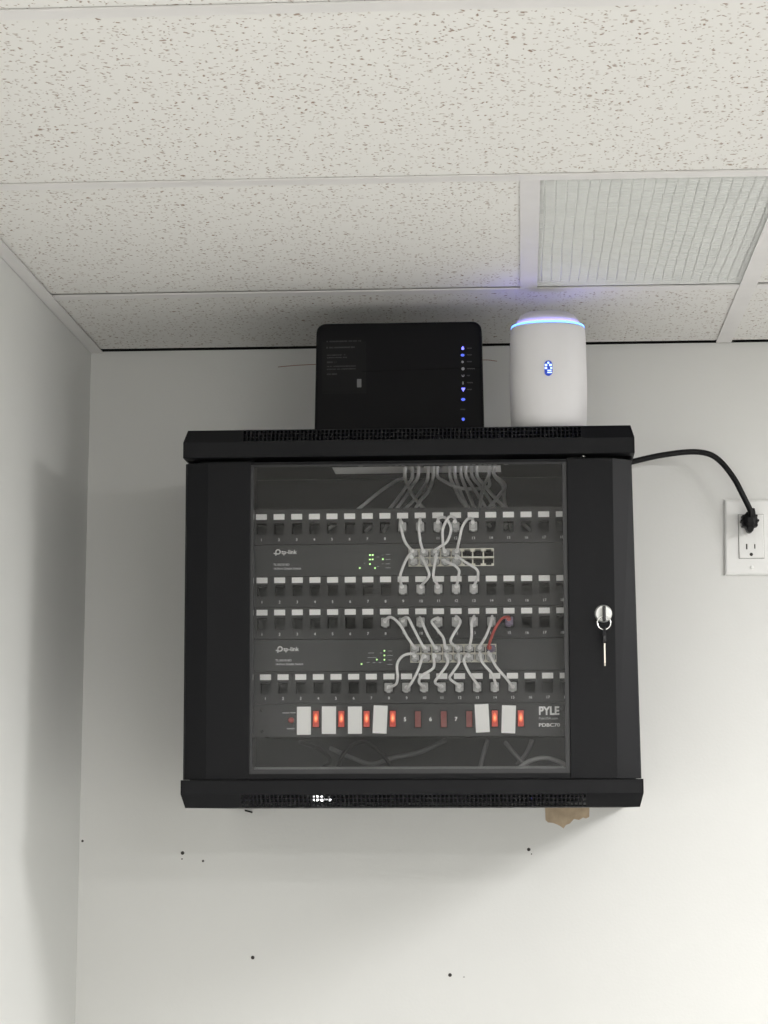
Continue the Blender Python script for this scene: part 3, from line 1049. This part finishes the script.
# grey cables hanging from the roof slot to the back of the top panel
ZR = ZL_T
zslot = ZL_T
ysl = (sy0 + sy1) / 2
HANG = [[(404, 473), (396, 481), (378, 493), (352, 514), (326, 530)], [(412, 473), (408, 484), (398, 498), (386, 513), (366, 531)],
        [(418, 473), (412, 486), (404, 499), (394, 513), (384, 531)], [(428, 473), (424, 486), (414, 500), (400, 514), (396, 526)],
        [(405, 476), (407, 484), (414, 497), (428, 514), (438, 526)], [(433, 475), (432, 482), (428, 492), (421, 500), (412, 514)],
        [(437, 473), (444, 481), (456, 487), (470, 489), (488, 487), (500, 478)], [(455, 473), (458, 485), (464, 500), (470, 512), (474, 526)],
        [(461, 473), (465, 486), (471, 500), (478, 514), (490, 526)], [(466, 473), (472, 486), (481, 500), (490, 514), (506, 528)],
        [(472, 473), (480, 486), (490, 500), (498, 513), (506, 524)], [(477, 474), (484, 485), (495, 498), (512, 514), (530, 530)],
        [(508, 474), (505, 485), (497, 498), (484, 513), (474, 522)], [(489, 474), (484, 485), (481, 498), (480, 513), (481, 526)],
        [(503, 474), (503, 486), (504, 500), (508, 513), (512, 530)], [(450, 474), (454, 486), (460, 499), (468, 512), (456, 526)]]
hl = ['faint grey cable fanning furthest left behind the top panel', 'grey cable second from left in the bundle below the roof slot', 'grey cable third from left in the bundle below the roof slot',
      'grey cable bowing left, fourth in the left bundle below the roof slot', 'grey cable crossing rightwards over the left bundle below the roof slot', 'short grey cable right of the left bundle below the roof slot',
      'grey cable sagging sideways in a shallow loop between both bundles', 'leftmost steep grey cable of the right bundle below the roof slot', 'second steep grey cable of the right bundle below the roof slot',
      'third steep grey cable of the right bundle below the roof slot', 'fourth steep grey cable of the right bundle below the roof slot', 'grey cable of the right bundle reaching furthest right behind the top panel',
      'grey cable crossing leftwards over the right bundle below the roof slot', 'upright grey cable in the middle of the right bundle', 'upright grey cable at the right edge of the right bundle', 'innermost steep grey cable of the right bundle below the roof slot']
for k, path in enumerate(HANG):
    ys_ = ysl + random.uniform(-0.012, 0.012)
    n = len(path)
    pts = []
    for j, (u, v) in enumerate(path):
        t = j / (n - 1)
        y = ys_ * (1 - t) + (YP + 0.045 + 0.012 * (k % 4)) * t
        if k == 6:
            y = ys_ - 0.06 * math.sin(math.pi * t) - 0.01
        q = P(u, v, y)
        pts.append(q)
    sx = min(max(pts[0].x, SLOT[0] + 0.01), SLOT[1] - 0.01)
    zt = 0.006 + 0.0047 * (k % 4)
    top = [Vector((sx * 0.97 + 0.0 * k, -0.012 - 0.002 * (k % 5), ZL_T + zt)), Vector((sx, ys_ + 0.05, ZL_T + zt)), Vector((sx, ys_ + 0.012, ZL_T + zt - 0.002)), Vector((sx, ys_, ZL_T - 0.012))]
    pts = [q for q in pts if q.z < ZL_T - 0.02]
    tail = []
    if k == 6:
        tail = [Vector((pts[-1].x, ys_, ZL_T - 0.014))]
    bm = bmesh.new()
    tube(bm, top + pts + tail, 0.0026, 8, 5)
    tag(obj('network_cable', bm, M_GREYC), hl[k], 'network cable', 'grey cables from the roof slot')

# dim power leads lying in the bottom of the cabinet
LEADS = [([(300, 742, -.30), (318, 748, -.33), (330, 760, -.34), (322, 768, -.33)], 0.0035, 'dark lead curling at the left of the cabinet floor', M_BLKC),
         ([(336, 770, -.36), (345, 752, -.37), (362, 742, -.36), (380, 752, -.35), (393, 769, -.36)], 0.0030, 'dark lead arching beneath the third paper tag', M_BLKC),
         ([(330, 748, -.33), (352, 758, -.31), (372, 764, -.31), (392, 758, -.30), (420, 752, -.29), (446, 740, -.28)], 0.0030, 'dark lead running low across the cabinet floor', M_DKGC),
         ([(505, 742, -.36), (513, 752, -.365), (522, 762, -.365), (530, 770, -.36)], 0.0028, 'grey lead slanting down below the lit rockers at right', M_DKGC),
         ([(532, 740, -.35), (527, 752, -.355), (517, 765, -.36)], 0.0028, 'grey lead crossing the slanting one at right', M_DKGC),
         ([(518, 769, -.37), (530, 761, -.375), (546, 758, -.375), (562, 763, -.37), (568, 769, -.365)], 0.0032, 'grey lead looping up in the bottom right corner', M_LOOP),
         ([(488, 740, -.33), (484, 752, -.335), (480, 768, -.34)], 0.0028, 'grey lead hanging near the middle of the cabinet floor', M_DKGC)]
for pts, r, lab, m in LEADS:
    bm = bmesh.new()
    zf = ZB_T + 0.0015 + r
    q = [P(*p) for p in pts]
    for w in q:
        w.z = max(w.z, zf)
    tube(bm, q, r, 8, 6)
    tag(obj('power_lead', bm, m), lab, 'power lead', 'leads on the cabinet floor')

# ------------------------------------------------------------------ on top of the cabinet
ZT = ZL_T
# modem: a tall black slab standing on its long edge
ym0, ym1 = -0.335, -0.290
modem = thing('modem', (P(399, 425, ym0).x, (ym0 + ym1) / 2, ZT), 'black upright modem standing on top of the cabinet', 'modem')
mt = P(399, 322.3, ym0).z
mxl_t, mxr_t = P(316.0, 345, ym0).x, P(482.0, 345, ym0).x
mxl_b, mxr_b = P(314.4, 428, ym0).x, P(484.0, 428, ym0).x
zb_vis = P(399, 428, ym0).z


def mxl(z):
    return mxl_b + (mxl_t - mxl_b) * (z - zb_vis) / (P(399, 345, ym0).z - zb_vis)


def mxr(z):
    return mxr_b + (mxr_t - mxr_b) * (z - zb_vis) / (P(399, 345, ym0).z - zb_vis)


def m_outline(ins):
    r = 0.0135
    pts = [(mxl(ZT) + ins, ZT + 0.0005), (mxr(ZT) - ins, ZT + 0.0005)]
    for k in range(9):
        a = math.radians(90 * k / 8)
        pts.append((mxr(mt - r) - ins - r + r * math.cos(a), mt - ins - r + r * math.sin(a)))
    for k in range(9):
        a = math.radians(90 + 90 * k / 8)
        pts.append((mxl(mt - r) + ins + r + r * math.cos(a), mt - ins - r + r * math.sin(a)))
    return pts


bm = bmesh.new()
loops = [(0.0035, ym0), (0.0012, ym0 + 0.0008), (0.0, ym0 + 0.003), (0.0, ym1 - 0.003), (0.003, ym1)]
rings = [[bm.verts.new((x, y, z)) for x, z in m_outline(ins)] for ins, y in loops]
for Aa, Bb in zip(rings, rings[1:]):
    n = len(Aa)
    for k in range(n):
        bm.faces.new((Aa[k], Aa[(k + 1) % n], Bb[(k + 1) % n], Bb[k]))
bm.faces.new(rings[0])
bm.faces.new(rings[-1][::-1])
obj('body', bm, M_MODEM, modem)
YM = ym0
a, b = P(322, 342, YM), P(366, 393, YM)
obj('sticker', B(a.x, b.x, YM - 0.0004, YM, b.z, a.z), M_STICK, modem)
bm = bmesh.new()
rnd = random.Random(3)
for (ua, ub, v, h, seed) in ((326.5, 360.5, 341.6, 0.0011, 1), (326.5, 356, 347.8, 0.0013, 2), (327, 345.5, 355.3, 0.0009, 3), (327, 346, 357.8, 0.0009, 4), (327, 336.5, 362.4, 0.0013, 5),
                             (327, 356.5, 366.6, 0.0009, 6), (327, 355.5, 369.4, 0.0009, 7), (327, 338, 374.3, 0.0013, 8)):
    u = ua
    while u < ub:                                   # fine illegible print, stroke by stroke
        w = rnd.choice((0.5, 0.7, 0.9))
        if rnd.random() > 0.12:
            p = P(u, v - 0.022 * (u - ua), YM)
            hh = h * rnd.uniform(0.65, 1)
            box(bm, p.x, p.x + w * 0.0014 * 0.75, YM - 0.0006, YM - 0.0004, p.z - hh, p.z + hh)
        u += w + 0.25
obj('fine_print', bm, plain('sticker_print', (0.05, 0.05, 0.052), 0.6), modem)
p = P(359.2, 383.2, YM)
obj('sticker_block', B(p.x - 0.0031, p.x + 0.0031, YM - 0.0006, YM - 0.0004, p.z - 0.0060, p.z + 0.0060), plain('sticker_grey', (0.15, 0.15, 0.155), 0.6), modem)
# seam across the front
bm = bmesh.new()
tube(bm, [P(362, 371.5, YM - 0.0001), P(420, 369.5, YM - 0.0001), P(481, 367.3, YM - 0.0001)], 0.0005, 6, 2)
obj('seam', bm, M_DARK, modem)


def icon(kind, p, s):
    bm = bmesh.new()
    f0 = lambda q: (p.x + q[0] * s, YM - 0.0008, p.z + q[1] * s)
    f1 = lambda q: (p.x + q[0] * s, YM, p.z + q[1] * s)
    if kind == 'drop':
        poly = [(0, 1.25), (0.45, 0.55), (0.75, 0.05), (0.7, -0.5), (0.35, -0.85), (-0.35, -0.85), (-0.7, -0.5), (-0.75, 0.05), (-0.45, 0.55)]
    elif kind == 'wide':
        poly = [(math.cos(t) * 1.05, math.sin(t) * 0.72) for t in [2 * math.pi * k / 12 for k in range(12)]]
    elif kind == 'tri':
        poly = [(-0.95, 0.8), (0.95, 0.8), (0.85, 0.2), (0.3, -0.6), (0, -1.25), (-0.3, -0.6), (-0.85, 0.2)]
    elif kind == 'bar':
        poly = [(-0.25, -0.9), (0.25, -0.9), (0.35, 0.0), (0.15, 0.9), (-0.15, 0.9), (-0.35, 0.0)]
    elif kind == 'cup':
        poly = [(-0.8, 0.6), (-0.45, 0.6), (-0.3, -0.1), (0.3, -0.1), (0.45, 0.6), (0.8, 0.6), (0.6, -0.55), (-0.6, -0.55)]
    else:
        poly = [(math.cos(t) * 0.85, math.sin(t) * 0.85) for t in [2 * math.pi * k / 12 for k in range(12)]]
    prism(bm, poly, f0, f1)
    return bm


for (u, v, kind, m, s) in ((462.8, 348.3, 'drop', M_BLUE, .0026), (462.6, 355.2, 'wide', M_BLUE2, .0026), (462.6, 362, 'dot', M_LEDW, .0020), (463, 368.8, 'dot', M_LEDW, .0026), (463, 375.8, 'cup', M_LEDW, .0024),
                           (463, 383, 'bar', M_LEDW, .0024), (463.3, 389.4, 'tri', M_BLUE, .0027), (463.2, 399.5, 'wide', M_BLUE2, .0028), (463.2, 419.3, 'dot', M_BLUE2, .0026)):
    obj('indicator_icon', icon(kind, P(u, v, YM), s), m, modem)
bm = bmesh.new()
for (v, w) in ((348.2, 5), (354.8, 5), (361.6, 5), (368.6, 8), (375.5, 3.5), (382.6, 6.5), (389.4, 5.5), (409.4, -5)):
    ua = 467 if w > 0 else 460.5
    n = int(abs(w) / 1.0)
    for k in range(n):
        p = P(ua + k * 1.0, v, YM)
        box(bm, p.x, p.x + 0.0010, YM - 0.0002, YM, p.z - 0.0007 - 0.0003 * (k % 2), p.z + 0.0008)
obj('icon_captions', bm, plain('caption_print', (0.05, 0.05, 0.052), 0.6), modem)

# gateway: rounded white tower with a blue ring of light round its top
yg = -0.395
gc = P(548.3, 380, yg)
gate = thing('wireless_gateway', (gc.x, yg, ZT), 'white rounded wireless gateway with a blue light ring, on the cabinet', 'gateway')
R = 0.0533
zr = P(546, 321.0, yg - R).z                     # level of the ring
hr = zr - ZT
bm = bmesh.new()
lathe(bm, [(0.0005, R * 0.92), (0.004, R * 0.965), (0.02, R * 0.985), (0.06, R * 1.005), (hr * 0.6, R * 1.0), (hr * 0.85, R * 0.988), (hr - 0.004, R * 0.972), (hr - 0.0012, R * 0.962)], (gc.x, yg, ZT), 'z', 64, 2.35)
obj('body', bm, M_POD, gate)
bm = bmesh.new()
lathe(bm, [(hr - 0.0014, R * 0.955), (hr - 0.001, R * 0.964), (hr + 0.0014, R * 0.955), (hr + 0.0018, R * 0.945), (hr + 0.0016, R * 0.935)], (gc.x, yg, ZT), 'z', 64, 2.35)
tag(obj('light_ring', bm, M_RING, gate), 'glowing blue ring')
bm = bmesh.new()  # hidden emitter added inside the ring to strengthen its glow on the ceiling
lathe(bm, [(hr + 0.0010, R * 0.925), (hr + 0.00172, R * 0.922), (hr + 0.0020, R * 0.80)], (gc.x, yg, ZT), 'z', 64, 2.35)
tag(obj('added_glow_disc', bm, M_UPGLOW, gate), 'added hidden violet-blue glow lighting the ceiling')
bm = bmesh.new()
lathe(bm, [(hr + 0.0021, R * 0.84), (hr + 0.0095, R * 0.82), (hr + 0.0160, R * 0.74), (hr + 0.0200, R * 0.60), (hr + 0.0220, R * 0.4), (hr + 0.0225, 0.002)], (gc.x, yg, ZT), 'z', 64, 2.35)
obj('top_cap', bm, M_PODT, gate)
yl = yg - R * 1.004
lp = P(548.4, 368.2, yl)
bm = bmesh.new()
cap = []
lw, lh = 0.0054, 0.0107
for k in range(11):
    t = math.radians(180 * k / 10)
    cap.append((lw * math.cos(t), lh - lw + lw * math.sin(t)))
for k in range(11):
    t = math.radians(180 + 180 * k / 10)
    cap.append((lw * math.cos(t), -lh + lw + lw * math.sin(t)))
prism(bm, cap, lambda q: (lp.x + q[0], yl - 0.0007, lp.z + q[1]), lambda q: (lp.x + q[0], yl + 0.0006, lp.z + q[1]))
obj('logo_badge', bm, M_LOGO, gate)
bm = bmesh.new()
for (x0, x1, z0_, z1_) in ((-0.0013, 0.0013, 0.0062, 0.0088), (-0.0048, -0.0016, 0.0028, 0.0058), (0.0010, 0.0046, 0.0028, 0.0058), (-0.0050, -0.0018, -0.0012, 0.0016), (0.0026, 0.0050, -0.0014, 0.0014),
                           (-0.0014, 0.0040, -0.0040, -0.0024), (-0.0014, 0.0046, -0.0068, -0.0052)):
    box(bm, lp.x + x0, lp.x + x1, yl - 0.0010, yl - 0.0007, lp.z + z0_, lp.z + z1_)
obj('logo_mark', bm, M_LOGOW, gate)

# ------------------------------------------------------------------ outlet, plug and cord
po = P(747.8, 537.6, 0)
outlet = thing('wall_outlet', po, 'white duplex wall outlet beside the cabinet', 'outlet')
tilt = Matrix.Rotation(math.radians(0.9), 3, 'Y')
bm = bmesh.new()
hw, hh = 0.0365, 0.0590
rings = []
for ins, y in ((0.0, 0.0), (0.0, -0.0025), (0.0018, -0.0050), (0.004, -0.0058)):
    rings.append([bm.verts.new(po + tilt @ Vector((sx * (hw - ins), y, sz * (hh - ins)))) for sx, sz in ((-1, -1), (1, -1), (1, 1), (-1, 1))])
for Aa, Bb in zip(rings, rings[1:]):
    for k in range(4):
        bm.faces.new((Aa[k], Aa[(k + 1) % 4], Bb[(k + 1) % 4], Bb[k]))
bm.faces.new(rings[0])
bm.faces.new(rings[-1][::-1])
obj('cover_plate', bm, M_PLATE, outlet)
pi = P(751.2, 536.3, -0.007)
obj('receptacle_gap', B(pi.x - 0.0195, pi.x + 0.0195, -0.0060, -0.0056, pi.z - 0.0345, pi.z + 0.0345), M_GAP, outlet)
obj('receptacle', B(pi.x - 0.0188, pi.x + 0.0188, -0.0082, -0.0055, pi.z - 0.0338, pi.z + 0.0338, bev=0.0008), M_PLATE, outlet)
for (u, v, w, h) in ((746.7, 546.6, 0.0021, 0.0084), (754.8, 546.4, 0.0017, 0.0068)):
    p = P(u, v, -0.0082)
    obj('socket_slot', B(p.x - w / 2, p.x + w / 2, -0.0085, -0.0081, p.z - h / 2, p.z + h / 2), M_SLOT, outlet)
p = P(751.3, 554.4, -0.0082)
bm = bmesh.new()
lathe(bm, [(0.0002, 0.0026), (-0.0003, 0.0026)], p, 'y', 16)
obj('ground_hole', bm, M_SLOT, outlet)
p = P(751.8, 567.2, -0.0058)
bm = bmesh.new()
lathe(bm, [(0.0002, 0.0030), (-0.0007, 0.0028), (-0.0009, 0.0015)], p, 'y', 16)
obj('cover_screw', bm, M_PLATE, outlet)

pg = P(749.4, 521.3, -0.020)
cordt = thing('power_cable', pg, 'thick black power cord from the cabinet to the wall outlet', 'power cord')
pc = [(626, 463.5, -.060), (632.7, 461.6, -.058), (658.5, 455.8, -.050), (687, 452.0, -.045), (706.7, 453.4, -.043), (720, 461, -.041), (733.7, 478, -.040), (743, 495.5, -.039), (750.5, 511, -.036), (751, 517, -.034)]
bm = bmesh.new()
tube(bm, [P(*q) for q in pc], 0.0044, 14, 6)
obj('cable', bm, M_BLKC, cordt)
bm = bmesh.new()
lathe(bm, [(0.0115, 0.0115), (0.004, 0.0125), (-0.006, 0.0128), (-0.012, 0.0115), (-0.016, 0.008), (-0.0175, 0.004)], pg, 'y', 10, 2.6, smooth=False)
for k in range(10):                                  # gripping ribs
    t = 2 * math.pi * k / 10
    box(bm, pg.x + 0.0122 * math.cos(t) - 0.0017, pg.x + 0.0122 * math.cos(t) + 0.0017, pg.y - 0.012, pg.y + 0.009, pg.z + 0.0122 * math.sin(t) - 0.0017, pg.z + 0.0122 * math.sin(t) + 0.0017, bev=0.0006, seg=1)
q = P(749.8, 529.5, -0.024)
lathe(bm, [(0.012, 0.0050), (-0.006, 0.0054), (-0.010, 0.0040)], q, 'y', 12)
q = P(751.6, 513.6, -0.030)
lathe(bm, [(-0.008, 0.0066), (0.002, 0.0060), (0.008, 0.0050)], q, 'z', 12)
obj('plug', bm, M_BLKC, cordt)

# small dark bracket tip poking out below the cabinet
p = P(249, 811.4, -0.004)
bm = bmesh.new()
tube(bm, [P(244.8, 810.3, -0.004), P(252.4, 812.4, -0.004)], 0.0013, 8, 0)
tag(obj('wall_screw', bm, M_DARK, wall_back), 'dark screw shank lying against the wall')

# ------------------------------------------------------------------ light
wd = bpy.data.worlds.new('world')
scene.world = wd
wd.use_nodes = True
wd.node_tree.nodes['Background'].inputs['Color'].default_value = (0.9, 0.95, 1.0, 1)
wd.node_tree.nodes['Background'].inputs['Strength'].default_value = 0.2


def area(name, x, y, sx, sy, power, col=(1.0, 0.99, 0.985)):
    l = bpy.data.lights.new(name, 'AREA')
    l.shape = 'RECTANGLE'
    l.size, l.size_y = sx, sy
    l.energy = power
    l.color = col
    o = bpy.data.objects.new(name, l)
    COL.objects.link(o)
    o.location = (x, y, CZ - 0.004)
    return o


area('ceiling_lamp_near', 1.62, -1.10, 0.8, 0.50, 37)
area('ceiling_lamp_middle', 0.95, -3.52, 1.16, 0.5, 30)
area('ceiling_lamp_far', 1.35, -5.3, 1.16, 0.5, 78)

vs = scene.view_settings
vs.view_transform = 'Standard'
vs.look = 'None'
vs.gamma = 1
vs.exposure = 0.55
vs.use_curve_mapping = False
scene.cycles.use_denoising = True
scene.cycles.max_bounces = 10
scene.cycles.diffuse_bounces = 6
scene.cycles.transparent_max_bounces = 12
scene.cycles.sample_clamp_indirect = 6
scene.cycles.caustics_reflective = False
scene.cycles.caustics_refractive = False
